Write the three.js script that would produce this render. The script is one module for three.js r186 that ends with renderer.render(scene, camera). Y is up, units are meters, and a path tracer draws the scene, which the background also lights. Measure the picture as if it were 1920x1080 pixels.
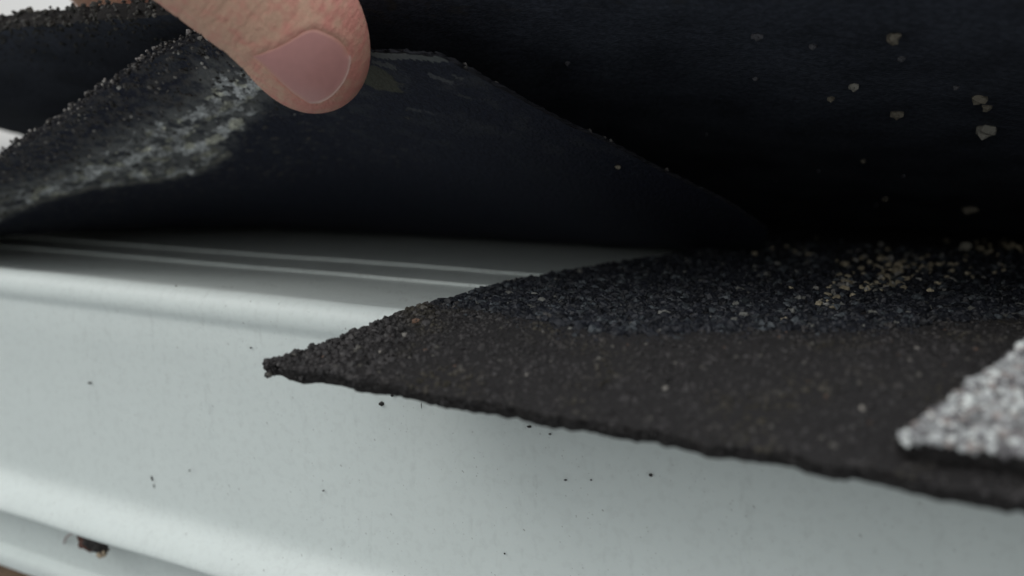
import * as THREE from 'three';
import { createNoise2D, createNoise3D } from 'simplex-noise';
import { mergeGeometries } from 'three/addons/utils/BufferGeometryUtils.js';
import { MarchingCubes } from 'three/addons/objects/MarchingCubes.js';

// ---------------------------------------------------------------- camera, sky, sun, exposure
// World: x runs along the eave, y is up, z points out from the house. The code below works in millimetres and writes metres.
const scene = new THREE.Scene();
const MM = 0.001;
const V = (x, y, z) => new THREE.Vector3(x, y, z);
const YAW = 25.7 * Math.PI / 180, PITCH = Math.atan(260 / 1500);
const CAM = V(83.3, 27.5, 106.7);
const FWD = V(-Math.sin(YAW) * Math.cos(PITCH), -Math.sin(PITCH), -Math.cos(YAW) * Math.cos(PITCH));
const RIGHT = V(Math.cos(YAW), 0, -Math.sin(YAW));
const UPV = RIGHT.clone().cross(FWD);
const camera = new THREE.PerspectiveCamera(2 * Math.atan(540 / 1500) * 180 / Math.PI, 16 / 9, 0.01, 50);
camera.position.copy(CAM).multiplyScalar(MM);
camera.up.copy(UPV);
camera.lookAt(CAM.clone().add(FWD.clone().multiplyScalar(100)).multiplyScalar(MM));
camera.focus = 0.129;
camera.userData.fStop = 11;
scene.add(camera);

const SKY_W = 256, SKY_H = 128, skyData = new Float32Array(SKY_W * SKY_H * 4);
{
  const rs = mulberry(5), n3 = createNoise3D(rs);
  for (let j = 0; j < SKY_H; j++) for (let i = 0; i < SKY_W; i++) {
    const el = ((j + 0.5) / SKY_H - 0.5) * Math.PI, az = (i + 0.5) / SKY_W * 2 * Math.PI, k = (j * SKY_W + i) * 4;
    if (el > 0) {
      const s = Math.sin(el), c = Math.cos(el);
      const cl = 1 + 0.10 * n3(1.4 * c * Math.cos(az), 2.2 * s, 1.4 * c * Math.sin(az)) + 0.05 * n3(4 * c * Math.cos(az), 6 * s, 4 * c * Math.sin(az));
      const L = (0.58 + 0.46 * s) * cl;
      skyData[k] = L * (1 - 0.05 * s); skyData[k + 1] = L; skyData[k + 2] = L * (0.97 + 0.09 * s);
    } else { skyData[k] = 0.25; skyData[k + 1] = 0.265; skyData[k + 2] = 0.28; }
    skyData[k + 3] = 1;
  }
}
const skyTex = new THREE.DataTexture(skyData, SKY_W, SKY_H, THREE.RGBAFormat, THREE.FloatType);
skyTex.mapping = THREE.EquirectangularReflectionMapping; skyTex.magFilter = THREE.LinearFilter; skyTex.minFilter = THREE.LinearFilter; skyTex.needsUpdate = true;
scene.background = skyTex; scene.environment = skyTex;

const sun = new THREE.DirectionalLight(new THREE.Color(1, 0.985, 0.96), 0.92);
sun.position.set(-0.75, 1.0, 0.62); sun.target.position.set(0, 0, 0);
sun.castShadow = true; sun.shadow.radius = 60; sun.shadow.mapSize.set(2048, 2048);
Object.assign(sun.shadow.camera, { left: -0.4, right: 0.4, top: 0.4, bottom: -0.4, near: 0.1, far: 4 });
scene.add(sun, sun.target);

const renderer = new THREE.WebGLRenderer({ antialias: true });
renderer.setSize(1024, 576);
renderer.toneMapping = THREE.LinearToneMapping;
renderer.toneMappingExposure = 1.0;
renderer.shadowMap.enabled = true;

// ---------------------------------------------------------------- helpers
function mulberry(a) { return () => { a |= 0; a = a + 0x6D2B79F5 | 0; let t = Math.imul(a ^ a >>> 15, 1 | a); t = t + Math.imul(t ^ t >>> 7, 61 | t) ^ t; return ((t ^ t >>> 14) >>> 0) / 4294967296; }; }
const rnd = mulberry(20240611);
const n2 = createNoise2D(mulberry(11)), n3 = createNoise3D(mulberry(12));
const clamp = (x, a = 0, b = 1) => Math.min(b, Math.max(a, x));
const sstep = (a, b, x) => { const t = clamp((x - a) / (b - a)); return t * t * (3 - 2 * t); };
const lerp = (a, b, t) => a + (b - a) * t;
const fbm = (x, y, o = 4) => { let s = 0, a = 0.5, f = 1; for (let i = 0; i < o; i++) { s += a * n2(x * f + i * 17.3, y * f - i * 9.1); a *= 0.5; f *= 2.03; } return s; };
const ray = (px, py) => FWD.clone().addScaledVector(RIGHT, (px - 960) / 1500).addScaledVector(UPV, -(py - 540) / 1500);
function curve(xs, ys) {                     // smooth interpolation through a table
  const m = xs.map((_, i) => i === 0 ? (ys[1] - ys[0]) / (xs[1] - xs[0]) : i === xs.length - 1 ? (ys[i] - ys[i - 1]) / (xs[i] - xs[i - 1]) : (ys[i + 1] - ys[i - 1]) / (xs[i + 1] - xs[i - 1]));
  return x => {
    if (x <= xs[0]) return ys[0] + m[0] * (x - xs[0]);
    const e = xs.length - 1; if (x >= xs[e]) return ys[e] + m[e] * (x - xs[e]);
    let i = 0; while (x > xs[i + 1]) i++;
    const h = xs[i + 1] - xs[i], t = (x - xs[i]) / h, t2 = t * t, t3 = t2 * t;
    return (2 * t3 - 3 * t2 + 1) * ys[i] + (t3 - 2 * t2 + t) * h * m[i] + (-2 * t3 + 3 * t2) * ys[i + 1] + (t3 - t2) * h * m[i + 1];
  };
}
const toS = c => Math.round(255 * (c <= 0.0031308 ? 12.92 * c : 1.055 * Math.pow(c, 1 / 2.4) - 0.055));
function colorTex(w, h, fn) {                // fn(u, v) gives linear rgb
  const d = new Uint8Array(w * h * 4);
  for (let j = 0; j < h; j++) for (let i = 0; i < w; i++) { const c = fn((i + 0.5) / w, (j + 0.5) / h), k = (j * w + i) * 4; for (let q = 0; q < 3; q++) d[k + q] = toS(clamp(c[q])); d[k + 3] = 255; }
  const t = new THREE.DataTexture(d, w, h); t.colorSpace = THREE.SRGBColorSpace; return setTex(t);
}
function greyTex(w, h, fn) {
  const d = new Uint8Array(w * h * 4);
  for (let j = 0; j < h; j++) for (let i = 0; i < w; i++) { const c = Math.round(255 * clamp(fn((i + 0.5) / w, (j + 0.5) / h))), k = (j * w + i) * 4; d[k] = d[k + 1] = d[k + 2] = c; d[k + 3] = 255; }
  return setTex(new THREE.DataTexture(d, w, h));
}
function setTex(t) { t.wrapS = t.wrapT = THREE.RepeatWrapping; t.magFilter = THREE.LinearFilter; t.minFilter = THREE.LinearMipmapLinearFilter; t.generateMipmaps = true; t.needsUpdate = true; return t; }

function thing(name, label, category, base, group) {
  const o = new THREE.Group(); o.name = name; o.userData = { label, category }; if (group) o.userData.group = group;
  o.position.copy(base).multiplyScalar(MM); o.userData.base = undefined; delete o.userData.base; o._base = base.clone(); scene.add(o); return o;
}
function part(root, name, geo, mat, parent = root) {   // geo in millimetres, world axes
  geo.translate(-root._base.x, -root._base.y, -root._base.z); geo.scale(MM, MM, MM);
  const m = new THREE.Mesh(geo, mat); m.name = name; m.castShadow = m.receiveShadow = true; parent.add(m); return m;
}
function stuffPart(root, name, geo, mat, list, parent = root) {   // list of {p, s, q, c}, millimetres
  const g = geo.clone().scale(MM, MM, MM), im = new THREE.InstancedMesh(g, mat, list.length), M = new THREE.Matrix4();
  list.forEach((e, i) => { M.compose(e.p.clone().sub(root._base).multiplyScalar(MM), e.q, e.s); im.setMatrixAt(i, M); im.setColorAt(i, e.c); });
  im.name = name; im.userData.kind = 'stuff'; im.castShadow = im.receiveShadow = true; parent.add(im); return im;
}
function gridGeo(nu, nv, pos, uv, flip) {    // pos(i, j) -> Vector3
  const p = new Float32Array((nu + 1) * (nv + 1) * 3), t = new Float32Array((nu + 1) * (nv + 1) * 2), ix = [];
  for (let j = 0; j <= nv; j++) for (let i = 0; i <= nu; i++) {
    const k = j * (nu + 1) + i, a = pos(i, j), b = uv(i, j); p.set([a.x, a.y, a.z], k * 3); t.set(b, k * 2);
    if (i < nu && j < nv) { const q = k + nu + 1; flip ? ix.push(k, q, k + 1, k + 1, q, q + 1) : ix.push(k, k + 1, q, k + 1, q + 1, q); }
  }
  const g = new THREE.BufferGeometry(); g.setAttribute('position', new THREE.BufferAttribute(p, 3)); g.setAttribute('uv', new THREE.BufferAttribute(t, 2)); g.setIndex(ix); g.computeVertexNormals(); return g;
}
// A bent sheet: low(u, v) is its underside, up to `thick` mm above it lies the top. u runs along the eave, v from the back to the front.
function sheet(nu, nv, low, thick, uvOf, rough = 0.12) {
  const L = [], T = [], N = V(0, 0, 0), a = V(0, 0, 0), b = V(0, 0, 0), thickAt = typeof thick === 'function' ? thick : () => thick;
  for (let j = 0; j <= nv; j++) for (let i = 0; i <= nu; i++) {
    const u = i / nu, v = j / nv, p = low(u, v), e = 1e-3;
    a.copy(low(Math.min(u + e, 1), v)).sub(low(Math.max(u - e, 0), v)); b.copy(low(u, Math.min(v + e, 1))).sub(low(u, Math.max(v - e, 0)));
    N.copy(b).cross(a).normalize();
    if (N.y < 0) N.negate();
    const r1 = rough * (fbm(p.x * 0.45, p.z * 0.45 + 40, 3)), r2 = rough * 2.4 * fbm(p.x * 0.7 + 90, p.z * 0.7, 3);
    L.push(p.clone().addScaledVector(N, r1)); T.push(p.clone().addScaledVector(N, thickAt(p) + r2));
  }
  const at = (A, i, j) => A[j * (nu + 1) + i], uv = (i, j) => uvOf(i / nu, j / nv);
  const K = 5, side = (n, idx, out, flip) => gridGeo(n, K, (i, k) => {
    const [ii, jj] = idx(i), p = at(L, ii, jj).clone().lerp(at(T, ii, jj), k / K);
    const w = k === 0 || k === K ? 0 : 0.55 * n3(p.x * 0.9, p.y * 1.6, p.z * 0.9) + 0.3 * n3(p.x * 2.3, p.y * 2.5, p.z * 2.3) + 0.1;
    return p.addScaledVector(out, w);
  }, (i, k) => { const [ii, jj] = idx(i), q = uv(ii, jj); return [q[0], q[1] + k * 0.004]; }, flip);
  return {
    under: gridGeo(nu, nv, (i, j) => at(L, i, j), uv, false), top: gridGeo(nu, nv, (i, j) => at(T, i, j), uv, true),
    rim: mergeGeometries([side(nu, i => [i, nv], V(0, 0, 1), false), side(nu, i => [i, 0], V(0, 0, -1), true), side(nv, j => [0, j], V(-1, 0, 0), false), side(nv, j => [nu, j], V(1, 0, 0), true)]),
    topAt(u, v) { const i = Math.min(nu - 1, Math.floor(u * nu)), j = Math.min(nv - 1, Math.floor(v * nv)), fu = u * nu - i, fv = v * nv - j; return at(T, i, j).clone().lerp(at(T, i + 1, j), fu).lerp(at(T, i, j + 1).clone().lerp(at(T, i + 1, j + 1), fu), fv); },
    lowAt(u, v) { const i = Math.min(nu - 1, Math.floor(u * nu)), j = Math.min(nv - 1, Math.floor(v * nv)), fu = u * nu - i, fv = v * nv - j; return at(L, i, j).clone().lerp(at(L, i + 1, j), fu).lerp(at(L, i, j + 1).clone().lerp(at(L, i + 1, j + 1), fu), fv); },
  };
}
const grit = (() => {                         // one crushed-stone granule, about 1 mm
  const g = new THREE.IcosahedronGeometry(0.5, 1), p = g.attributes.position;
  for (let i = 0; i < p.count; i++) { const q = V(p.getX(i), p.getY(i), p.getZ(i)), k = 1 + 0.35 * n3(q.x * 2.3, q.y * 2.3, q.z * 2.3) + 0.12 * n3(q.x * 6, q.y * 6, q.z * 6); p.setXYZ(i, q.x * k, q.y * k * 0.85, q.z * k * 1.1); }
  g.computeVertexNormals(); return g;
})();
const spin = () => new THREE.Quaternion().setFromEuler(new THREE.Euler(rnd() * 6.28, rnd() * 6.28, rnd() * 6.28));
const tone = (r, g, b, v = 0.25) => { const k = 1 + v * (rnd() * 2 - 1); return new THREE.Color().setRGB(r * k, g * k, b * k); };
const mat = (o) => new THREE.MeshPhysicalMaterial(o);

// ---------------------------------------------------------------- materials
const asphaltBump = greyTex(512, 512, (u, v) => { const x = u * 60, y = v * 60; return 0.5 + 0.5 * fbm(x, y, 4); });
const bump2 = (r) => { const t = asphaltBump.clone(); t.repeat.set(r, r); t.needsUpdate = true; return t; };
const blackMat = mat({ color: new THREE.Color().setRGB(0.018, 0.018, 0.019), roughness: 0.8, bumpMap: bump2(1), bumpScale: 0.0002, specularIntensity: 0.35 });
const rimMat = mat({ color: new THREE.Color().setRGB(0.024, 0.0225, 0.022), roughness: 0.85, bumpMap: bump2(2), bumpScale: 0.0003, specularIntensity: 0.4 });
const gritMat = mat({ color: 0xffffff, roughness: 0.5, specularIntensity: 0.7 });

// ---------------------------------------------------------------- drip edge (white painted metal)
const prof = [];                              // [z, y] in mm, from under the roof to the folded lower lip
const put = (z, y) => prof.push([z, y]);
const stepUp = (z, y0, y1) => { put(z - 0.30, y1); put(z - 0.12, y1 + 0.03); put(z + 0.02, y1 - 0.06); put(z + 0.10, (y0 + y1) / 2); put(z + 0.18, y0 + 0.05); put(z + 0.35, y0); };
for (let z = -150; z < -53; z += 5) put(z, 0.95);
stepUp(-50, 0.48, 0.95);
for (let z = -48; z < -36; z += 2) put(z, 0.48);
stepUp(-34.5, 0, 0.48);
for (let z = -32; z <= -14; z += 3) put(z, 0);
const iFace = prof.length;
put(-11.3, 0.04); put(-9.8, 0.14); put(-8.3, 0.36); put(-6.8, 0.70); put(-5.6, 1.02); put(-4.5, 1.25);
for (let k = 0; k <= 18; k++) { const a = lerp(98, -28, k / 18) * Math.PI / 180; put(-3.1 + 3.6 * Math.cos(a), -2.2 + 3.6 * Math.sin(a)); }
put(-0.08, -4.35); put(-0.2, -4.75); put(-0.22, -5.2); put(-0.18, -6.0); put(-0.1, -7.2); put(-0.04, -8.6); put(0, -10.4);
for (let y = -12; y >= -42; y -= 3) put(-0.25 * Math.sin((y + 10) / 32 * Math.PI) * -1, y);
const iLip = prof.length;
put(0.04, -43.4); put(0.2, -44.6); put(0.5, -45.5); put(1.0, -46.4); put(1.7, -47.3); put(2.5, -48.2); put(3.3, -49.1); put(4.0, -50.0); put(4.55, -50.8); put(4.9, -51.5); put(5.0, -52.1); put(4.85, -52.6); put(4.45, -52.9); put(3.9, -53.0); put(2.5, -53.0); put(0, -52.7); put(-2.2, -52.3);
const arc = [0]; for (let i = 1; i < prof.length; i++) arc.push(arc[i - 1] + Math.hypot(prof[i][0] - prof[i - 1][0], prof[i][1] - prof[i - 1][1]));
const pn = prof.map((_, i) => { const a = prof[Math.max(0, i - 1)], b = prof[Math.min(prof.length - 1, i + 1)], dz = b[0] - a[0], dy = b[1] - a[1], l = Math.hypot(dz, dy); return [-dy / l, dz / l]; });
function strip(i0, i1) {
  const NX = 240, X0 = -260, X1 = 200, ni = i1 - i0;
  const sk = (side) => gridGeo(NX, ni, (i, j) => {
    const q = prof[i0 + j], m = pn[i0 + j], x = lerp(X0, X1, i / NX);
    const w = 0.16 * n2(x * 0.018, arc[i0 + j] * 0.03) + 0.05 * n2(x * 0.06, arc[i0 + j] * 0.08) + side;
    return V(x, q[1] + m[1] * w, q[0] + m[0] * w);
  }, (i, j) => [lerp(X0, X1, i / NX) / 100, arc[i0 + j] / 100], side === 0);
  const out = [0, -0.45].map(side => { const g = sk(side), nn = g.attributes.normal, f = side === 0 ? 1 : -1; for (let j = 0; j <= ni; j++) for (let i = 0; i <= NX; i++) { const m = pn[i0 + j]; nn.setXYZ(j * (NX + 1) + i, 0, f * m[1], f * m[0]); } return g; });
  return mergeGeometries(out);
}
const paint = (seed, dirt) => colorTex(1024, 1024, (u, v) => {
  const x = u * 100, y = v * 100, m = 1 + 0.025 * fbm(x * 0.05 + seed, y * 0.05, 3) + 0.012 * fbm(x * 1.1, y * 1.1 + seed, 2);
  let c = [0.69 * m, 0.755 * m, 0.73 * m];
  const s = n2(x * 0.9 + seed * 3, y * 0.9), f = n2(x * 2.1 - 7, y * 2.1 + seed), cl = fbm(x * 0.07, y * 0.12 + seed, 3);
  let d = sstep(0.92, 0.97, s + 0.10 * f + dirt * cl) * 0.5 + sstep(0.90, 0.97, f) * 0.30 * dirt;
  const sc = n2(x * 0.12 + seed, y * 1.6); d = Math.max(d, dirt * 0.5 * sstep(0.80, 0.92, sc) * sstep(0.1, 0.5, cl));
  const drip = sstep(0.35, 0.8, n2(x * 0.35 + seed, y * 0.02)) * sstep(-0.1, 0.5, fbm(x * 0.5, y * 0.25 + seed, 3)); d = Math.max(d, 0.07 * drip + 0.05 * sstep(0, 0.5, fbm(x * 0.35 + 7, y * 0.35, 4)));
  d = clamp(d, 0, 0.85);
  return [lerp(c[0], 0.10, d), lerp(c[1], 0.088, d), lerp(c[2], 0.07, d)];
});
const peel = greyTex(512, 512, (u, v) => 0.5 + 0.35 * n2(u * 70, v * 70) + 0.15 * n2(u * 160, v * 160));
const faceMat = mat({ map: paint(3.3, 0.12), roughness: 0.5, bumpMap: peel, bumpScale: 0.00003, specularIntensity: 1 });
const flangeMat = mat({ map: paint(61.7, 0.95), roughness: 0.3, bumpMap: peel, bumpScale: 0.00003, specularIntensity: 1 });
const drip = thing('drip_edge', 'white painted metal drip edge running along the eave under the shingles', 'drip edge', V(0, -55, 0));
const flange = part(drip, 'flange', strip(0, iFace), flangeMat);
const face = part(drip, 'face', strip(iFace, iLip), faceMat);
part(drip, 'lower_lip', strip(iLip, prof.length - 1), faceMat);
// dark flecks of grit stuck to the face and the nose
const fleckMat = mat({ color: new THREE.Color().setRGB(0.035, 0.032, 0.03), roughness: 0.8 });
function fleck(px, py, z, w, h, tilt = 0, parent = face) {
  const r = ray(px, py), t = (z - CAM.z) / r.z, p = CAM.clone().addScaledVector(r, t), g = grit.clone(); g.scale(w, h, Math.min(w, 0.5)); g.rotateZ(tilt); g.rotateY(rnd()); g.translate(p.x, p.y, p.z); part(drip, 'dirt_fleck', g, fleckMat, parent);
}
for (const a of [[715, 757, 0.1, 0.9, 0.9], [735, 741, 0.1, 0.5, 0.6], [790, 760, 0.1, 0.13, 1.1, 0.05], [285, 897, 0.1, 0.42, 1.3, 0.2], [289, 911, 0.1, 0.3, 1.0, 0.1], [80, 549, 0.2, 1.1, 0.8], [168, 718, 0.1, 0.8, 0.5], [1220, 891, 0.1, 0.55, 0.5], [1060, 900, 0.1, 0.45, 0.3], [1108, 900, 0.1, 0.3, 0.3], [1031, 814, 0.1, 0.4, 0.35], [992, 800, 0.1, 0.7, 0.4], [946, 1038, 0.1, 0.3, 0.3], [355, 882, 0.1, 0.35, 0.3], [606, 920, 0.1, 0.45, 0.25], [470, 652, 0.1, 0.4, 0.3], [330, 536, -2, 0.3, 0.3]]) fleck(...a);

// ---------------------------------------------------------------- what the drip edge is nailed to
{
  const deck = thing('roof_deck', 'brown plywood roof deck hidden beneath the shingles and metal flange', 'roof deck', V(0, -14, -137));
  const g = new THREE.BoxGeometry(450, 12, 262).translate(-30, -8, -137);
  part(deck, 'plywood_sheet', g, mat({ color: new THREE.Color().setRGB(0.26, 0.18, 0.11), roughness: 0.85, bumpMap: bump2(3), bumpScale: 0.0004 }));
  const fb = thing('fascia_board', 'white metal clad fascia board with brown lower edge below drip edge', 'fascia', V(0, -110, -10));
  const fp = [[-2.8, -15], [-2.8, -66.4], [-2.6, -66.9], [-1.6, -67.6], [-0.9, -68.3], [-0.75, -69.4], [-0.9, -71.2], [-1.6, -71.9], [-5.5, -72.1]];
  part(fb, 'metal_cladding', gridGeo(120, fp.length - 1, (i, j) => V(lerp(-260, 200, i / 120), fp[j][1], fp[j][0] + 0.15 * n2(i * 0.1, j)), (i, j) => [lerp(-260, 200, i / 120) / 100, -fp[j][1] / 100], true), mat({ map: paint(17.1, 0.2), roughness: 0.5, specularIntensity: 0.5 }));
  part(fb, 'timber', new THREE.BoxGeometry(430, 95, 18).translate(-30, -64, -14.5), mat({ color: new THREE.Color().setRGB(0.20, 0.13, 0.08), roughness: 0.9, bumpMap: bump2(3), bumpScale: 0.0005 }));
}

// ---------------------------------------------------------------- shingle lying flat (its corner points over the drip edge)
function granules(list, n, place, size, col) { for (let i = 0; i < n; i++) { const p = place(); if (!p) continue; const s = size(p); list.push({ p, s: V(s * (0.8 + 0.4 * rnd()), s * (0.8 + 0.4 * rnd()), s * (0.8 + 0.4 * rnd())), q: spin(), c: col(p) }); } return list; }
const yTopC = (x, z) => z <= 2 ? 3 : 3 - (5.3 + 1.9 * clamp((x - 10) / 85)) * Math.pow((z - 2) / 21, 1.4);
const edgeC = curve([-260, -160, -111, -72, -48, -26, -7, 6, 14.4, 19.3, 23], [100, 64, 47.7, 34.1, 26.1, 19.5, 17.7, 14.7, 11.1, 7.2, 4.0]);
const TH = 2.7;
const thC = (p) => lerp(TH, 2.0, sstep(8, 23, p.z));
const lowC = (u, v) => {
  let z = v < 0.15 ? lerp(-260, -134, v / 0.15) : lerp(-134, 22.6, (v - 0.15) / 0.85); const xr = 230;
  const xl = edgeC(z) + 0.45 * fbm(z * 0.28, 3, 3) + 0.25 * n2(z * 1.1, 8);
  const x = lerp(xl, xr, u);
  z += sstep(0.9, 1, v) * (0.9 * fbm(x * 0.08, 5.5, 4) + 0.30 * fbm(x * 0.5, 7.5, 3) + 0.16 * fbm(x * 2.2, 9.5, 3));
  return V(x, yTopC(x, Math.min(z, 25)) - lerp(TH, 2.0, sstep(8, 23, z)) + 0.12 * n2(x * 0.05, z * 0.05), z);
};
const shC = thing('flat_shingle', 'dark asphalt shingle lying flat with pointed corner overhanging white metal', 'shingle', V(90, 0, -70), 'roof shingles at the eave');
const sC = sheet(400, 400, lowC, thC, (u, v) => [u * 1.9, v * 1.8], 0.16);
const topMat = mat({ color: new THREE.Color().setRGB(0.024, 0.0225, 0.0225), roughness: 0.85, bumpMap: bump2(3), bumpScale: 0.0003, specularIntensity: 0.4 });
part(shC, 'top_surface', sC.top, topMat);
part(shC, 'underside', sC.under, blackMat);
part(shC, 'broken_edge', sC.rim, rimMat);
{
  // brown dust on front grit; the blacker back also paints in shade under lifted shingles
  const dustShadeLine = curve([10, 21, 37, 54, 66, 79, 100, 140], [-3, -0.5, 4.5, 6, -1, -8, -27, -40]);
  const col = (p) => { const r = rnd(), k = 1 + 0.9 * fbm(p.x * 0.13, p.z * 0.16, 3), w = 0.012 * sstep(0, 0.5, fbm(p.x * 0.05 + 30, p.z * 0.05, 2)); const dustyLit = sstep(-2.5, 2.5, p.z - dustShadeLine(p.x) + 2.5 * n2(p.x * 0.12, p.z * 0.12) + 1.2 * n2(p.x * 0.6, p.z * 0.6)); if (rnd() > dustyLit) return r < 0.84 ? tone(0.011, 0.0125, 0.017, 0.5) : r < 0.98 ? tone(0.045, 0.052, 0.058, 0.5) : tone(0.12, 0.12, 0.11, 0.4); return r < 0.86 ? tone(0.029 * k + w, 0.0265 * k + w * 0.8, 0.0265 * k, 0.4) : r < 0.97 ? tone(0.045, 0.042, 0.041, 0.3) : r < 0.992 ? tone(0.09, 0.085, 0.075, 0.3) : r < 0.9965 ? tone(0.13, 0.08, 0.055, 0.3) : tone(0.24, 0.225, 0.20, 0.2); };  // paler bluish grains at the back are glints put into the colour
  const list = [];
  granules(list, 26000, () => { const v = 0.2 + 0.8 * Math.sqrt(rnd()), u = Math.pow(rnd(), 1.25) * 0.6; const p = sC.topAt(u, v); p.y -= 0.10; return p; }, (p) => (0.34 + 0.55 * Math.pow(rnd(), 2)) * (p.z < dustShadeLine(p.x) - 2 ? 2.1 : p.x < 22 + 8 * n2(p.z, p.x * 0.3) ? 1.5 : 0.9), col);
  granules(list, 2200, () => { const v = Math.sqrt(rnd()); const p = sC.topAt(0, v); p.x += (rnd() - 0.25) * 0.8; p.y -= rnd() * 2.2; return p; }, () => 0.4 + 0.85 * rnd() * rnd(), col);
  granules(list, 900, () => { const p = sC.topAt(Math.pow(rnd(), 1.2) * 0.55, 1); p.z += (rnd() - 1.0) * 0.5; p.y -= rnd() * 1.1; return p; }, () => 0.25 + 0.3 * rnd() * rnd(), () => tone(0.028, 0.026, 0.026, 0.5));
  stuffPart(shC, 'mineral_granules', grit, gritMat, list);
}
// the little heap of tan grit lying on it
{
  const heap = thing('loose_grit', 'small heap of loose tan grit on the flat shingle', 'grit', V(70, 3, -35)); heap.userData.kind = 'stuff';
  const list = [], spots = [];
  const onC = (px, py) => { const r = ray(px, py), t = (3.2 - CAM.y) / r.y; return CAM.clone().addScaledVector(r, t); };
  const blob = (px, py, sx, sy, n) => { for (let i = 0; i < n; i++) { const a = rnd() * 6.28, q = Math.sqrt(rnd()); spots.push([px + Math.cos(a) * q * sx, py + Math.sin(a) * q * sy]); } };
  blob(1640, 515, 75, 34, 70); blob(1700, 505, 55, 25, 34); blob(1550, 568, 22, 16, 12); blob(1865, 503, 20, 12, 7); blob(1590, 545, 40, 18, 18); blob(1740, 510, 120, 40, 26); blob(1880, 465, 60, 16, 22); blob(1468, 602, 14, 4, 2); blob(1620, 500, 260, 60, 40); 
  for (const [px, py] of spots) { const p = onC(px, py); if (p.z > 4) p.y = yTopC(p.x, p.z); const s = 0.65 + 1.2 * rnd() * rnd(); p.y += 0.0 + 0.3 * rnd(); list.push({ p, s: V(s * 1.2, s * 0.8, s), q: spin(), c: rnd() < 0.7 ? tone(0.27, 0.235, 0.165, 0.5) : tone(0.20, 0.195, 0.18, 0.5) }); }
  stuffPart(heap, 'grains', grit, gritMat, list);
  const chip = thing('stone_chip', 'pointed pale stone chip standing behind the tan grit', 'stone chip', onC(1808, 475));
  const g = grit.clone(); g.scale(2.8, 2.4, 1.6); g.rotateZ(0.6); const o = onC(1808, 470); g.translate(o.x, o.y + 0.9, o.z); part(chip, 'chip', g, mat({ color: new THREE.Color().setRGB(0.25, 0.24, 0.2), roughness: 0.8 }));
}

// ---------------------------------------------------------------- pale granulated shingle lying on it at the right
{
  const lowD = (u, v) => {
    let z = lerp(-150, 21.4, v); const x = lerp(edgeD(z) + 0.5 * fbm(z * 0.3, 21, 3), 200, u);
    z += sstep(0.92, 1, v) * 0.6 * fbm(x * 0.2, 15, 3);
    return V(x, yTopC(x, Math.min(z, 24)) + 0.25 + 0.3 * sstep(4, 21, z), z);
  };
  const edgeD = curve([-150, -60, 1.7, 13.2, 21.5], [140, 114, 97.3, 90.6, 85.0]);
  const shD = thing('pale_shingle', 'pale grey granulated shingle corner lying on the dark flat shingle', 'shingle', V(130, 3, -60), 'roof shingles at the eave');
  const s = sheet(160, 240, lowD, 2.3, (u, v) => [u * 0.9, v * 1.7], 0.16);
  part(shD, 'top_surface', s.top, mat({ color: new THREE.Color().setRGB(0.17, 0.165, 0.165), roughness: 0.9, bumpMap: bump2(3), bumpScale: 0.0003 }));
  part(shD, 'underside', s.under, blackMat); part(shD, 'broken_edge', s.rim, rimMat);
  const list = [];
  const col = () => { const r = rnd(); return r < 0.45 ? tone(0.36, 0.37, 0.37, 0.25) : r < 0.74 ? tone(0.15, 0.145, 0.15, 0.3) : r < 0.87 ? tone(0.34, 0.30, 0.28, 0.2) : tone(0.72, 0.75, 0.73, 0.1); };
  granules(list, 14000, () => { const v = 0.3 + 0.7 * Math.sqrt(rnd()), u = Math.pow(rnd(), 1.5); return s.topAt(u, v); }, () => 0.5 + 0.6 * rnd(), col);
  stuffPart(shD, 'mineral_granules', grit, gritMat, list);
}

// ---------------------------------------------------------------- the lifted shingle whose underside the thumb holds
const frontA = curve([-210, -160, -120, -84, -66.4, -50.4, -29.3, -10, 8.5, 20.8, 60], [2.6, 3.4, 9, 25.2, 31.4, 38.4, 45.2, 44.4, 42.2, 41.0, 39]);
const rightTable = curve([0, 30, 58, 70, 83, 94, 103, 112, 118, 125, 131.5, 137], [57, 52, 57, 58.8, 55, 49.2, 43.7, 38.7, 33.8, 28.8, 24.9, 20.8]);
const rightA = s => s < 0 ? edgeC(-135 + 700 * s) + 1.5 : rightTable(s * 137);
const surfA = (x, s) => V(x, 2 + (frontA(x) - 2) * (s <= 0.28 ? 0 : Math.pow((s - 0.28) / 0.72, 1.22)), -135 + (s < 0 ? 700 : 137) * s);
const vA = s => 0.12 + 0.88 * s, sOfA = v => (v - 0.12) / 0.88;
const LA = -205;
const lowA = (u, v0) => {
  const v = sOfA(v0), xr = rightA(v) + 0.35 * fbm(v * 30, 31, 3), x = lerp(LA, xr, u);
  let s = v + sstep(0.93, 1, v) * (0.5 * fbm(x * 0.12, 41, 3) + 0.25 * n2(x * 0.8, 44)) / 137;
  const p = surfA(x, s); p.y += 0.25 * n2(x * 0.03, v * 4) * clamp(v * 5); return p;
};
const shA = thing('lifted_shingle', 'lifted black shingle with pale crusty sealant band, held by the thumb', 'shingle', V(-70, 2, -135), 'roof shingles at the eave');
const residueEdgeLo = curve([-210, -107.5, -92, -78, -63, -50, -41.7, -32.7, -23.8, -16], [122, 123.2, 118, 111.6, 108, 109.2, 114.5, 117.6, 123, 125]);
const residueEdgeHi = curve([-210, -107, -96, -81.5, -65, -50.6, -39.4, -32, -27, -16], [131, 130.5, 130, 126.6, 126.8, 127, 126.5, 131, 131, 127]);
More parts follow.
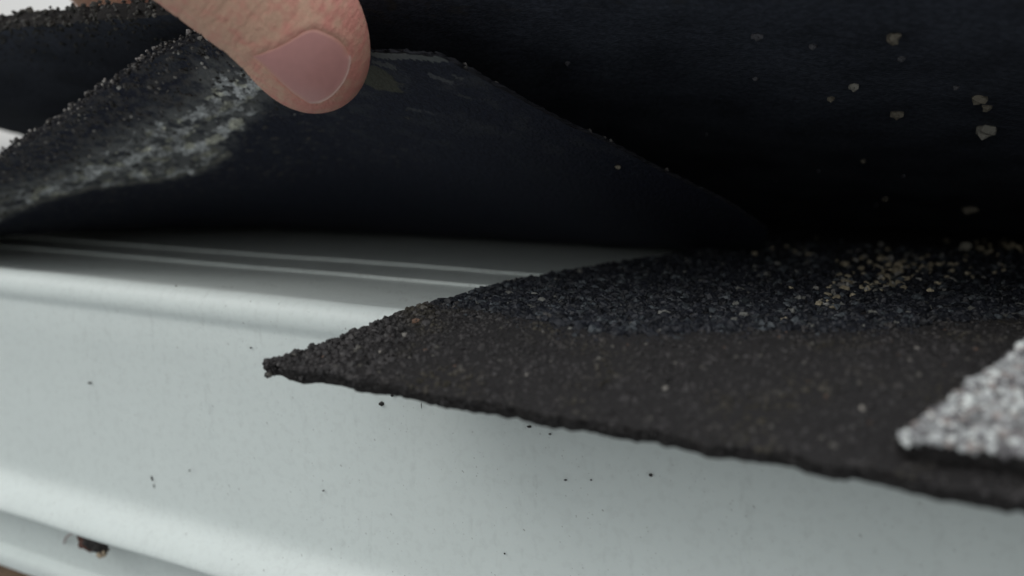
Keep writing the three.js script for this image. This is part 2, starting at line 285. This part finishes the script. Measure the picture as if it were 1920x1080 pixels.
const residue = (x, d) => {                   // 0..1 cover of the old sealant at x and d mm from the fold
  if (x > -14) return 0;
  const a = residueEdgeLo(x), b = residueEdgeHi(x), w = fbm(x * 0.10, d * 0.16, 4);
  const inside = Math.min(sstep(a - 1.2, a + 1.5, d + 2.2 * n2(x * 0.15, d * 0.2)), sstep(b + 3, b - 5, d + 5 * w));
  return clamp(inside * (0.60 + 1.1 * w + 0.5 * n2(x * 0.35, d * 0.55) * 0.6));
};
const stroke = (x, d, x0, d0, x1, d1, w) => { const dx = x1 - x0, dd = d1 - d0, t = clamp(((x - x0) * dx + (d - d0) * dd) / (dx * dx + dd * dd)); return Math.hypot(x - x0 - t * dx, d - d0 - t * dd) < w + 0.35 * n2(x * 1.3, d * 1.3) ? 1 : 0; };
const TX0 = -205, TXW = 270, TDW = 140;
const mapA = colorTex(2048, 1024, (u, v) => {
  const x = TX0 + u * TXW, d = v * TDW, sand = 0.5 * sstep(0.55, 0.95, n2(x * 2.6 + 9, d * 2.6)) , m = 1 + 0.5 * fbm(x * 0.6, d * 0.6, 4) + 0.25 * n2(x * 3, d * 3);
  let c = [0.020 * m + 0.016 * sand, 0.023 * m + 0.018 * sand, 0.037 * m + 0.022 * sand];
  const mixTo = (k, r, g, b) => { c = [lerp(c[0], r, k), lerp(c[1], g, k), lerp(c[2], b, k)]; };
  // dust film with a grain of its own, thicker towards the right front corner and round the sealant
  const film = sstep(0.05, 0.55, fbm(x * 0.09 + 5, d * 0.09, 4) + 0.25 * n2(x * 1.5, d * 1.5));
  mixTo(0.22 * film * sstep(88, 125, d), 0.11, 0.115, 0.11);
  if (d > 70) {
    const sp = n2(x * 1.2 + 31, d * 1.9) + 0.3 * n2(x * 3.1, d * 3.1); mixTo(0.4 * sstep(0.80, 1.02, sp), 0.14, 0.14, 0.14);
    const st = n2(x * 0.22 + 3, d * 0.75 + 9) + 0.35 * n2(x * 0.9, d * 1.8); if (x < 0 && d < 118) mixTo(0.5 * sstep(0.62, 0.92, st) * sstep(88, 98, d) * sstep(12, -30, x), 0.17, 0.15, 0.12);
    // brownish rough strip between the sealant and the front edge
    if (x < -14 && d > 122) mixTo(0.55 * sstep(-0.25, 0.45, fbm(x * 0.28, d * 0.35, 4)) * sstep(122, 128, d), 0.105, 0.097, 0.088);
    const r = residue(x, d), soft = Math.min(sstep(residueEdgeLo(x) - 3.5, residueEdgeLo(x) + 2, d), sstep(residueEdgeHi(x) + 5, residueEdgeHi(x) - 3, d)) * sstep(-13, -24, x); mixTo(0.8 * r + 0.55 * soft * sstep(-0.45, 0.35, fbm(x * 0.3, d * 0.22, 4)) * (1 - r), 0.24, 0.245, 0.235);
    const lo = residueEdgeLo(x); if (x < -48) mixTo(0.7 * sstep(1.2, 0.2, Math.abs(d - lo + 0.8 * n2(x * 0.2, 1))), 0.20, 0.195, 0.17);
  }
  // scuffs right of the thumb
  const ol = Math.hypot((x - 5.0) / 4.2, (d - 129.7) / 4.2) + 0.25 * fbm(x * 0.3, d * 0.3, 3); if (ol < 1) mixTo(0.75 * sstep(1, 0.85, ol), 0.085, 0.085, 0.06);
  if (stroke(x, d, 16.6, 131.6, 19, 130, 0.6)) mixTo(0.7, 0.12, 0.125, 0.13);
  if (stroke(x, d, 20.6, 131.9, 21.5, 131, 0.4)) mixTo(0.6, 0.12, 0.125, 0.12);
  if (stroke(x, d, 18.5, 126.2, 19.5, 125.4, 0.5)) mixTo(0.5, 0.10, 0.105, 0.10);
  if (stroke(x, d, 5.2, 121, 7, 120.4, 0.4)) mixTo(0.6, 0.10, 0.105, 0.11);
  if (stroke(x, d, 8.4, 120.4, 9.2, 119.8, 0.4)) mixTo(0.5, 0.10, 0.105, 0.11);
  if (stroke(x, d, 8, 134, 10.5, 133.4, 0.7)) mixTo(0.6, 0.12, 0.125, 0.12);
  if (d > 135.6 + 0.4 * n2(x, 3) && x > 4) mixTo(0.8, 0.15, 0.16, 0.155);
  return c;
});
const bumpA = greyTex(2048, 1024, (u, v) => { const x = TX0 + u * TXW, d = v * TDW; return 0.4 + 0.22 * fbm(x * 0.9, d * 0.9, 3) + 0.10 * n2(x * 2.7, d * 2.7) + 0.3 * (d > 90 ? residue(x, d) : 0); });
const underA = mat({ map: mapA, bumpMap: bumpA, bumpScale: 0.0006, roughness: 0.72, specularIntensity: 0.4 });
const sA = sheet(420, 300, lowA, p => lerp(2.0, 0.7, sstep(-25, -2, p.x) * sstep(-105, -80, p.z)), (u, v0) => { const v = sOfA(v0); return [(lerp(LA, rightA(v), u) - TX0) / TXW, v * 137 / TDW]; }, 0.12);
part(shA, 'underside', sA.under, underA);
part(shA, 'top_surface', sA.top, topMat);
part(shA, 'front_and_side_edge', sA.rim, mat({ color: new THREE.Color().setRGB(0.016, 0.0165, 0.020), roughness: 0.85, bumpMap: bump2(2), bumpScale: 0.0003, specularIntensity: 0.3 }));
const uOfA = (x, v) => (x - LA) / (rightA(v) - LA);
{ // crust of old sealant, standing proud of the underside
  const NX = 520, ND = 150, X0 = -150, X1 = -15, D0 = 103, D1 = 135, P = [], C = [], U = [], ix = [], id = new Int32Array((NX + 1) * (ND + 1)).fill(-1);
  for (let j = 0; j <= ND; j++) for (let i = 0; i <= NX; i++) {
    const x = lerp(X0, X1, i / NX), d = lerp(D0, D1, j / ND), r = residue(x, d); if (r < 0.40) continue;
    const h = 0.85 * (r - 0.40) * (0.75 + 0.6 * fbm(x * 0.7, d * 0.7, 3)) + 0.14 * n2(x * 0.9 + 4, d * 1.3) + 0.02;
    const v = d / 137, p = sA.lowAt(clamp(uOfA(x, v)), vA(v)); p.y -= Math.max(-0.1, h); p.z += 0.3 * Math.max(0, h);
    id[j * (NX + 1) + i] = P.length / 3; P.push(p.x, p.y, p.z); U.push(x / 40, d / 40);
    const m = 0.75 + 0.5 * fbm(x * 0.5 + 60, d * 0.5, 4), br = sstep(-0.1, 0.5, fbm(x * 0.09 + 8, d * 0.12, 2) + 0.35 * sstep(-60, -35, x)), gr = lerp(0.12, 0.75, clamp(0.2 + 0.6 * br + 0.6 * (r - 0.5)));
    const w = sstep(0.1, 0.5, n2(x * 0.16 + 77, d * 0.2)); const ck = 1 - 0.7 * sstep(0.80, 0.98, 1 - Math.abs(n2(x * 0.33 + 5, d * 0.6))) * sstep(-0.3, 0.3, n2(x * 0.2, d * 0.2 + 60)), e = gr * m * ck * (1 + 0.5 * n2(x * 0.8 + 12, d * 1.6)); C.push(e * lerp(0.97, 1.0, w), e, e * lerp(1.0, 0.84, w));
  }
  for (let j = 0; j < ND; j++) for (let i = 0; i < NX; i++) { const a = id[j * (NX + 1) + i], b = id[j * (NX + 1) + i + 1], c = id[(j + 1) * (NX + 1) + i], d = id[(j + 1) * (NX + 1) + i + 1]; if (a >= 0 && b >= 0 && c >= 0) ix.push(a, b, c); if (b >= 0 && c >= 0 && d >= 0) ix.push(b, d, c); }
  const g = new THREE.BufferGeometry(); g.setAttribute('position', new THREE.Float32BufferAttribute(P, 3)); g.setAttribute('color', new THREE.Float32BufferAttribute(C, 3)); g.setAttribute('uv', new THREE.Float32BufferAttribute(U, 2)); g.setIndex(ix); g.computeVertexNormals();
  const m = part(shA, 'sealant_crust', g, mat({ vertexColors: true, roughness: 0.9, bumpMap: bump2(1), bumpScale: 0.0004, side: THREE.DoubleSide })); m.userData.label = 'pale grey flaking sealant crust';
}
{
  const list = [];
  const pale = () => { const r = rnd(); return r < 0.5 ? tone(0.12, 0.115, 0.11, 0.4) : r < 0.85 ? tone(0.24, 0.23, 0.21, 0.3) : tone(0.42, 0.41, 0.38, 0.2); };
  // along the front edge
  granules(list, 800, () => { const u = clamp(uOfA(lerp(-140, -18, rnd()), 1)); const p = sA.lowAt(u, 1).lerp(sA.topAt(u, 1), rnd() * 1.15); p.z += (rnd() - 0.55) * 0.9; p.y += (rnd() - 0.4) * 0.6; return p; }, () => 0.3 + 0.6 * rnd() * rnd(), () => rnd() < 0.8 ? tone(0.045, 0.043, 0.041, 0.4) : pale());
  granules(list, 45, () => { const u = clamp(uOfA(lerp(-140, -22, rnd()), 1)); const p = sA.topAt(u, 1); p.y += 0.35 + 0.3 * rnd(); p.z += (rnd() - 0.7) * 0.8; return p; }, () => 0.4 + 0.75 * rnd() * rnd(), () => tone(0.22, 0.21, 0.20, 0.5));
  // bits pressed into the front strip and the sealant
  granules(list, 900, () => { const x = lerp(-140, -16, rnd()), d = 136.5 - 22 * rnd() * rnd(), v = d / 137; return sA.lowAt(clamp(uOfA(x, v)), vA(v)); }, () => 0.35 + 0.75 * rnd() * rnd(), () => rnd() < 0.75 ? tone(0.05, 0.047, 0.045, 0.4) : pale());
  granules(list, 700, () => { const v = 1 - 0.25 * rnd(); const p = sA.topAt(rnd(), v); return p; }, () => 0.8 + 0.5 * rnd(), () => tone(0.05, 0.047, 0.045, 0.4));
  stuffPart(shA, 'mineral_granules', grit, gritMat, list);
}

// ---------------------------------------------------------------- the upper shingle lifted above it
const frontB = curve([-150, -110, -82, -37, 0, 30, 60, 100, 140, 180, 230], [43.2, 48.8, 51.2, 51.0, 51.6, 51.8, 51, 48, 40, 24, 7]);
const hingeB = x => lerp(4.7, 3.3, sstep(40, 70, x));
const surfB = (x, s) => V(x, s <= 0 ? hingeB(x) : hingeB(x) + (frontB(x) - hingeB(x)) * (s - 0.03 * Math.sin(Math.PI * s)), -165 + (s < 0 ? 600 : 165) * s);
const vB = s => 0.12 + 0.88 * s, sOfB = v => (v - 0.12) / 0.88, BW = 380;
const lowB = (u, v0) => {
  const v = sOfB(v0), xl = -150 + 0.8 * fbm(v * 26, 51, 3), x = lerp(xl, 230, u);
  const s = v + sstep(0.94, 1, v) * (0.9 * fbm(x * 0.1, 61, 3) + 0.45 * n2(x * 0.5, 64)) / 165;
  const p = surfB(x, s); p.y += 0.4 * n2(x * 0.02, v * 3 + 9) * clamp(v * 4); return p;
};
const shB = thing('upper_shingle', 'upper black shingle arching above the others, pale grit specks on underside', 'shingle', V(0, 6, -165), 'roof shingles at the eave');
const sB = sheet(460, 300, lowB, 3.0, (u, v) => [u, sOfB(v)], 0.14);
const mapB = colorTex(2048, 1024, (u, v) => {
  const x = -150 + u * BW, d = v * 165, m = 1 + 0.5 * fbm(x * 0.6 + 9, d * 0.6, 4) + 0.25 * n2(x * 3, d * 3 + 5);
  const sand = 0.5 * sstep(0.5, 0.95, n2(x * 2.4 + 19, d * 2.4)), bl = 1 + 0.45 * fbm(x * 0.05 + 40, d * 0.05, 3); let c = [0.058 * m * bl + 0.04 * sand, 0.066 * m * bl + 0.044 * sand, 0.084 * m * bl + 0.052 * sand];
  const k1 = 0.4 * sstep(0.9, 1.1, n2(x * 1.1 + 3, d * 1.1) + 0.3 * n2(x * 3, d * 3)), k2 = 0.5 * sstep(0.1, 0.5, fbm(x * 0.2, d * 0.25, 3)) * sstep(150, 160, d);
  c = c.map((q, i) => lerp(lerp(q, [0.12, 0.125, 0.14][i], k1), [0.07, 0.062, 0.048][i], k2)); return c;
});
part(shB, 'underside', sB.under, mat({ map: mapB, bumpMap: bump2(5), bumpScale: 0.00012, roughness: 0.75, specularIntensity: 0.35 }));
part(shB, 'top_surface', sB.top, topMat);
part(shB, 'front_and_side_edge', sB.rim, rimMat);
{
  const list = [];
  granules(list, 1500, () => { const u = rnd(), p = sB.lowAt(u, 1).lerp(sB.topAt(u, 1), rnd() * 1.2); p.z += (rnd() - 0.55) * 1.0; return p; }, () => 0.6 + 0.8 * rnd() * rnd(), () => { const r = rnd(); return r < 0.85 ? tone(0.040, 0.039, 0.034, 0.4) : r < 0.99 ? tone(0.08, 0.076, 0.066, 0.3) : tone(0.16, 0.09, 0.06, 0.2); });
  granules(list, 420, () => { const v = 1 - 0.1 * rnd() * rnd(); return sB.lowAt(rnd() * 0.28, v); }, () => 0.4 + 0.6 * rnd() * rnd(), () => tone(0.05, 0.048, 0.04, 0.5));
  granules(list, 2500, () => { const v = 1 - 0.4 * rnd(); return sB.topAt(rnd(), v); }, () => 0.8 + 0.5 * rnd(), () => tone(0.05, 0.047, 0.045, 0.4));
  stuffPart(shB, 'mineral_granules', grit, gritMat, list);
  // the pale grains that stick to its underside
  const speckMat = [mat({ color: new THREE.Color().setRGB(0.30, 0.29, 0.25), roughness: 0.8 }), mat({ color: new THREE.Color().setRGB(0.20, 0.18, 0.14), roughness: 0.8 }), mat({ color: new THREE.Color().setRGB(0.10, 0.10, 0.11), roughness: 0.8 })];
  for (const [x, d, s, k, e] of [[81, 143.3, 1.7, 1, 1.6], [75.1, 125.6, 1.5, 0, 1], [71.4, 120.2, 1.1, 1, 1], [81.9, 113.5, 1.7, 1, 1.2], [93.6, 122.2, 1.7, 1, 1.4], [95.0, 118.5, 1.3, 1, 1], [96.2, 107.7, 2.7, 0, 1.1], [75.9, 81.8, 1.0, 1, 1], [80.1, 45.3, 1.2, 1, 1.3], [36, 21.6, 1.0, 0, 1.3], [99.6, 39.9, 2.0, 1, 1.7], [28.8, 136.1, 0.8, 2, 1], [62.4, 143.7, 1.2, 2, 1.4], [70, 140, 1.0, 2, 1], [82, 136, 1.0, 2, 1], [60, 128, 0.8, 2, 1.2], [78, 36, 0.8, 2, 1], [90, 126, 0.8, 2, 1], [55, 60, 0.6, 2, 1], [66, 72, 0.6, 2, 1], [84, 70, 0.7, 2, 1], [45, 96, 0.6, 2, 1]]) {
    const v = d / 165, u = (x + 150) / BW, p = sB.lowAt(u, vB(v)), g = grit.clone(); g.scale(s * e, s * 1.15, s); g.rotateY(rnd() * 6); g.rotateX(rnd() * 0.6); g.translate(p.x, p.y - s * 0.2, p.z); part(shB, 'stuck_grain', g, speckMat[k]);
  }
  const q = sA.lowAt(clamp(uOfA(37.6, 103 / 137)), vA(103 / 137)), g = grit.clone(); g.scale(1.1, 0.9, 1.1); g.translate(q.x, q.y - 0.25, q.z); part(shA, 'stuck_grain', g, speckMat[1]);
}

// ---------------------------------------------------------------- the hand: thumb under the edge, fingers above
const T_Z = ray(570, 125).normalize().negate(), T_X = UPV.clone().cross(T_Z).normalize(), T_Y = T_Z.clone().cross(T_X);
const T_O = CAM.clone().addScaledVector(ray(570, 125), 116);
const toW = (x, y, z) => T_O.clone().addScaledVector(T_X, x).addScaledVector(T_Y, y).addScaledVector(T_Z, z);
const toT = p => { const q = p.clone().sub(T_O); return V(q.dot(T_X), q.dot(T_Y), q.dot(T_Z)); };
const capsule = (x, y, z, a, b, ra, rb) => { const ax = b[0] - a[0], ay = b[1] - a[1], az = b[2] - a[2], px = x - a[0], py = y - a[1], pz = z - a[2], t = clamp((px * ax + py * ay + pz * az) / (ax * ax + ay * ay + az * az || 1)); return Math.hypot(px - ax * t, py - ay * t, pz - az * t) - lerp(ra, rb, t); };
const smin = (a, b, k) => { const h = Math.max(k - Math.abs(a - b), 0) / k; return Math.min(a, b) - h * h * k * 0.25; };
const FL = 0.86;                               // a thumb is flatter than it is wide
function thumbSDF(x, y, z) {
  const zz = z / FL;
  let d = capsule(x, y, zz, [1.6, 0.9, -4.6], [1.6, 0.9, -4.6], 7.5, 7.5);
  d = smin(d, capsule(x, y, zz, [-1.4, 6.2, -1], [-22, 22, 0], 9.5, 10.8), 6);
  d = smin(d, capsule(x, y, zz, [-22, 22, 0], [-50, 47, 9], 10.8, 13), 3);
  return d;
}
const fingers = [0, 1, 2, 3].map(i => [[-52 - 19 * i, 104 - 2 * i, 18 - 4 * i], [-40 - 19 * i, 96 - 3 * i, -26 + 3 * i], [-34 - 19 * i, 66 - 2 * i, -46 + 3 * i], [-33 - 19 * i, 53.5 - 1.5 * i, -45 + 3 * i]].map(p => { const t = toT(V(...p)); return [t.x, t.y, t.z]; }));
const W3 = (x, y, z) => { const t = toT(V(x, y, z)); return [t.x, t.y, t.z]; };
const palm = [[W3(-58, 108, 22), W3(-88, 142, 24), 13, 17], [W3(-80, 106, 16), W3(-100, 146, 20), 13, 17], [W3(-102, 103, 10), W3(-114, 146, 14), 12, 16], [W3(-98, 146, 20), W3(-130, 205, 22), 20, 21]];
const thumbRoot = [-50, 47, 9];
function handSDF(x, y, z) {
  let d = thumbSDF(x, y, z);
  let q = 1e9; for (const [a, b, ra, rb] of palm) q = smin(q, capsule(x, y, z, a, b, ra, rb), 10);
  q = smin(q, capsule(x, y, z, thumbRoot, palm[0][1], 13, 17), 8);
  d = smin(d, q, 6);
  for (const f of fingers) { let e = capsule(x, y, z, f[0], f[1], 10, 9); e = smin(e, capsule(x, y, z, f[1], f[2], 9, 8), 2); e = smin(e, capsule(x, y, z, f[2], f[3], 8, 7.2), 2); d = smin(d, e, 3); }
  return d;
}
// nail outline, read on the thumb's surface
const onThumb = (px, py) => { const r = ray(px, py).normalize(); let t = 85; for (let i = 0; i < 120; i++) { const q = toT(CAM.clone().addScaledVector(r, t)), s = thumbSDF(q.x, q.y, q.z); t += s * 0.8; if (Math.abs(s) < 1e-4) break; } return toT(CAM.clone().addScaledVector(r, t)); };
const nailPx = [[462, 104], [482, 99], [505, 90], [530, 78], [552, 65], [572, 54], [588, 50], [605, 54], [625, 63], [642, 74], [654, 88], [657, 106], [655, 126], [647, 148], [634, 167], [617, 183], [598, 192], [580, 194], [562, 188], [545, 177], [527, 161], [508, 143], [489, 125], [474, 112]];
const nailPts = nailPx.map(q => { const t = onThumb(...q); return new THREE.Vector2(t.x, t.y); });
const nailLoop = new THREE.SplineCurve([...nailPts, nailPts[0]]).getPoints(160).slice(0, 160);
function nailDist(x, y) {                      // signed distance to the outline, negative inside
  let best = 1e9, inside = false;
  for (let i = 0, j = nailLoop.length - 1; i < nailLoop.length; j = i++) {
    const a = nailLoop[j], b = nailLoop[i], dx = b.x - a.x, dy = b.y - a.y, t = clamp(((x - a.x) * dx + (y - a.y) * dy) / (dx * dx + dy * dy || 1));
    best = Math.min(best, Math.hypot(x - a.x - dx * t, y - a.y - dy * t));
    if ((a.y > y) !== (b.y > y) && x < (b.x - a.x) * (y - a.y) / (b.y - a.y) + a.x) inside = !inside;
  }
  return inside ? -best : best;
}
const hand = thing('hand', 'bare hand reaching down, thumb tip with short nail lifting the shingle', 'hand', V(-60, 60, 20));
const C0 = V(-2.2, 6.2, -2.2), E = V(0.79, -0.605, -0.09).normalize(), EA = V(0, 0, 1).addScaledVector(E, -E.z).normalize(), EB = E.clone().cross(EA);
const skinTint = (p, nz) => {
  const f = fbm(p.x * 0.25, p.y * 0.25 + p.z * 0.3, 3), tipness = sstep(-9, 6, p.x - 0.5 * p.y), m = 1 + 0.07 * f + 0.05 * n3(p.x * 1.8, p.y * 1.8, p.z * 1.8);
  const red = clamp(0.15 + 0.7 * tipness + 0.9 * f + 0.35 * n2(p.x * 0.5, p.y * 0.5));
  return [lerp(0.74, 0.71, red) * m, lerp(0.46, 0.305, red) * m, lerp(0.33, 0.245, red) * m];
};
{
  const NP = 420, NT = 150, NB = 170, rows = NT + NB, P = [], C = [], U = [], ix = [];
  for (let j = 0; j <= rows; j++) for (let i = 0; i <= NP; i++) {
    const ph = i / NP * 2 * Math.PI, radial = EA.clone().multiplyScalar(Math.cos(ph)).addScaledVector(EB, Math.sin(ph));
    let o, dir;
    if (j <= NT) { const th = Math.max(1e-3, j / NT * Math.PI / 2); o = C0; dir = E.clone().multiplyScalar(Math.cos(th)).addScaledVector(radial, Math.sin(th)); }
    else { o = C0.clone().addScaledVector(E, -(j - NT) / NB * 32); dir = radial; }
    let t = 2; for (let k = 0; k < 60; k++) { const s = thumbSDF(o.x + dir.x * t, o.y + dir.y * t, o.z + dir.z * t); t -= s * 0.85; if (Math.abs(s) < 1e-4) break; }
    const p = o.clone().addScaledVector(dir, t), h = 0.02;
    const n = V(thumbSDF(p.x + h, p.y, p.z) - thumbSDF(p.x - h, p.y, p.z), thumbSDF(p.x, p.y + h, p.z) - thumbSDF(p.x, p.y - h, p.z), thumbSDF(p.x, p.y, p.z + h) - thumbSDF(p.x, p.y, p.z - h)).normalize();
    let d = 0, c = skinTint(p, n.z);
    if (n.z > -0.1 && p.x > -16 && p.y < 14) {
      const q = nailDist(p.x, p.y);
      const fold = Math.exp(-Math.pow((q - 0.35) / 0.8, 2)) * 0.13, upper = sstep(-3, 4, p.y - 0.2 * p.x);
      d += q < 0 ? 0.12 - 0.45 * sstep(-0.1, -0.7, q) : fold * lerp(0.7, 1.25, upper);
      // cuticle skin is a little darker and drier
      const cut = Math.exp(-Math.pow((q - 0.15) / 0.45, 2)) * 0.3 * upper; c = [lerp(c[0], 0.54, cut), lerp(c[1], 0.25, cut), lerp(c[2], 0.21, cut)];
    }
    // fine creases across the skin behind the nail
    const al = p.dot(E), ac = p.dot(EB); const cr = Math.sin(al * 1.9 + 1.1 * n2(ac * 0.16, al * 0.08) + 0.02 * ac * ac) ; const cr2 = 1 - Math.abs(n2(al * 0.55 + 3, ac * 0.16 + 0.3 * n2(al * 0.3, ac * 0.3))); d -= (0.07 * sstep(0.55, 1, cr) + 0.10 * sstep(0.86, 1, cr2)) * sstep(2, -9, al) + 0.03 * n3(p.x * 2.2, p.y * 2.2, p.z * 2.2) + 0.03 * sstep(0.8, 1, 1 - Math.abs(n3(p.x * 0.9, p.y * 0.9, p.z * 0.9)));
    p.addScaledVector(n, d);
    const w = toW(p.x, p.y, p.z); P.push(w.x, w.y, w.z); C.push(...c); U.push(ph * 1.6, (j < NT ? j / NT * 1.5 : 1.5 + (j - NT) / NB * 3.2));
    if (i < NP && j < rows) { const k = j * (NP + 1) + i, q = k + NP + 1; ix.push(k, k + 1, q, k + 1, q + 1, q); }
  }
  const g = new THREE.BufferGeometry(); g.setAttribute('position', new THREE.Float32BufferAttribute(P, 3)); g.setAttribute('color', new THREE.Float32BufferAttribute(C, 3)); g.setAttribute('uv', new THREE.Float32BufferAttribute(U, 2)); g.setIndex(ix); g.computeVertexNormals();
  // the rest of the hand, out of the picture above: meshed on a coarser grid, cut where the finely built thumb begins
  const endPlane = C0.clone().addScaledVector(E, -31).dot(E);
  const R = 84, half = 130, cx = -62, cy = 62, cz = -20;
  const mc = new MarchingCubes(R, new THREE.MeshStandardMaterial(), false, false, 120000);
  for (let k = 0; k < R; k++) for (let j = 0; j < R; j++) for (let i = 0; i < R; i++) {
    const x = cx + (i - R / 2) / (R / 2) * half, y = cy + (j - R / 2) / (R / 2) * half, z = cz + (k - R / 2) / (R / 2) * half;
    const cutD = (x * E.x + y * E.y + z * E.z - endPlane) ; const nearThumb = Math.hypot(x + 10, y - 12, z) < 34;
    mc.field[k * R * R + j * R + i] = -Math.max(handSDF(x, y, z), nearThumb ? cutD : -1e3);
  }
  mc.isolation = 0; mc.update();
  const cnt = mc.count, hp = new Float32Array(cnt * 3), hn = new Float32Array(cnt * 3), hc = new Float32Array(cnt * 3), hu = new Float32Array(cnt * 2);
  for (let i = 0; i < cnt; i++) {
    const x = cx + mc.positionArray[i * 3] * half, y = cy + mc.positionArray[i * 3 + 1] * half, z = cz + mc.positionArray[i * 3 + 2] * half, h = 0.4;
    const n = V(handSDF(x + h, y, z) - handSDF(x - h, y, z), handSDF(x, y + h, z) - handSDF(x, y - h, z), handSDF(x, y, z + h) - handSDF(x, y, z - h)).normalize();
    const w = toW(x, y, z), nw = T_X.clone().multiplyScalar(n.x).addScaledVector(T_Y, n.y).addScaledVector(T_Z, n.z);
    hp.set([w.x, w.y, w.z], i * 3); hn.set([nw.x, nw.y, nw.z], i * 3); hc.set(skinTint(V(x, y, z), 1), i * 3); hu.set([x / 8, y / 8], i * 2);
  }
  const hg = new THREE.BufferGeometry(); hg.setAttribute('position', new THREE.BufferAttribute(hp, 3)); hg.setAttribute('normal', new THREE.BufferAttribute(hn, 3)); hg.setAttribute('color', new THREE.BufferAttribute(hc, 3)); hg.setAttribute('uv', new THREE.BufferAttribute(hu, 2));
  const ng = g.toNonIndexed();
  const pores = greyTex(512, 512, (u, v) => { const x = u * 40, y = v * 40; return 0.5 + 0.3 * fbm(x * 0.9, y * 0.9, 3) + 0.2 * Math.sin(y * 1.57 + 2 * n2(x * 0.3, y * 0.3)) * 0.6; });
  pores.repeat.set(1, 1);
  part(hand, 'skin', mergeGeometries([ng, hg]), mat({ vertexColors: true, roughness: 0.52, specularIntensity: 0.55, bumpMap: pores, bumpScale: 0.0002}));
}
{ // the nail plate, with its pale free edge
  const ctr = nailLoop.reduce((a, b) => a.add(b), new THREE.Vector2()).multiplyScalar(1 / nailLoop.length), NS = 160, NR = 40;
  const zAt = (x, y) => { let z = 14; for (let k = 0; k < 80; k++) { const s = thumbSDF(x, y, z); z -= s * 0.7; if (Math.abs(s) < 1e-4) break; } return z; };
  const P = [], C = [], U = [], ix = [], F = [];
  const freeness = (k) => { const a = k / NS * nailPx.length; return sstep(10.2, 11.4, a) * (1 - sstep(16.6, 18.2, a)); };
  for (let j = 0; j <= NR; j++) for (let i = 0; i <= NS; i++) {
    const q = nailLoop[i % NS], r = j / NR, fr = freeness(i % NS), grow = 1 + 0.012 * fr, x = lerp(ctr.x, q.x, r * grow * 0.985), y = lerp(ctr.y, q.y, r * grow * 0.985);
    const rim = sstep(0.86, 1, r), z = zAt(x, y) + 0.12 + 0.10 * (1 - r * r) - rim * lerp(0.28, -0.12, fr) + 0.006 * n2(x * 1.6 + y * 0.9, 3) * (1 - rim);
    const w = toW(x, y, z); P.push(w.x, w.y, w.z); U.push(x / 6, y / 6);
    const pale = fr * sstep(0.945, 0.975, r), m = 1 + 0.05 * fbm(x * 0.5, y * 0.5, 3);
    const side = (1 - fr) * sstep(0.80, 1, r); C.push(lerp(lerp(0.60, 0.65, side) * m, 0.66, pale), lerp(lerp(0.30, 0.335, side) * m, 0.42, pale), lerp(lerp(0.275, 0.25, side) * m, 0.36, pale));
    if (i < NS && j < NR) { const k = j * (NS + 1) + i, e = k + NS + 1; ix.push(k, e, k + 1, k + 1, e, e + 1); }
    if (j === NR) F.push([w, fr]);
  }
  const g = new THREE.BufferGeometry(); g.setAttribute('position', new THREE.Float32BufferAttribute(P, 3)); g.setAttribute('color', new THREE.Float32BufferAttribute(C, 3)); g.setAttribute('uv', new THREE.Float32BufferAttribute(U, 2)); g.setIndex(ix); g.computeVertexNormals();
  const nail = part(hand, 'nail', g, mat({ vertexColors: true, roughness: 0.28, specularIntensity: 0.8, side: THREE.DoubleSide }));
  const pts = F.filter((a, i) => a[1] > 0.3 && i / NS * nailPx.length < 16.3).map(a => a[0].clone().addScaledVector(T_Z, 0.02));
  part(hand, 'nail_free_edge', new THREE.TubeGeometry(new THREE.CatmullRomCurve3(pts), 120, 0.07, 6), mat({ color: new THREE.Color().setRGB(0.66, 0.47, 0.42), roughness: 0.35 }), nail);
}

// ---------------------------------------------------------------- dark debris caught under the lower lip
{
  const bug = thing('debris_clump', 'dark brown debris clump with thin legs hanging under the metal lip', 'debris', V(-71, -60, 1));
  const spot = (px, py, z) => { const r = ray(px, py), t = (z - CAM.z) / r.z; return CAM.clone().addScaledVector(r, t); };
  const lump = (px, py, w, h, d, rot) => { const p = spot(px, py, 2.4), g = new THREE.IcosahedronGeometry(1, 3), a = g.attributes.position; for (let i = 0; i < a.count; i++) { const q = V(a.getX(i), a.getY(i), a.getZ(i)), k = 1 + 0.28 * n3(q.x * 1.7 + px, q.y * 1.7, q.z * 1.7) + 0.1 * n3(q.x * 5, q.y * 5, q.z * 5 + px); a.setXYZ(i, q.x * k * w, q.y * k * h, q.z * k * d); } g.rotateZ(rot); g.translate(p.x, p.y, p.z); g.computeVertexNormals(); return g; };
  const dk = mat({ color: new THREE.Color().setRGB(0.012, 0.009, 0.007), roughness: 0.6 }), br = mat({ color: new THREE.Color().setRGB(0.09, 0.035, 0.022), roughness: 0.6 }), tan = mat({ color: new THREE.Color().setRGB(0.42, 0.34, 0.24), roughness: 0.8 });
  part(bug, 'dark_lump', mergeGeometries([lump(187, 1018, 2.3, 2.4, 1.4, 0.2), lump(172, 1011, 3.1, 2.1, 1.3, -0.3)]), dk);
  part(bug, 'brown_lump', lump(160, 1012, 1.5, 2.4, 1.3, 0.5), br);
  const leg = (pts, r, m) => part(bug, 'leg', new THREE.TubeGeometry(new THREE.CatmullRomCurve3(pts.map(q => spot(...q))), 20, r, 6), m);
  const pk = mat({ color: new THREE.Color().setRGB(0.36, 0.28, 0.27), roughness: 0.7 });
  leg([[150, 1003, 0.5], [135, 1001, 0.2], [124, 1008, -1], [120, 1018, -2.4]], 0.22, pk);
part(bug, 'tan_lump', lump(192, 1036, 1.5, 1.0, 0.9, 0.7), tan);
}

renderer.render(scene, camera);
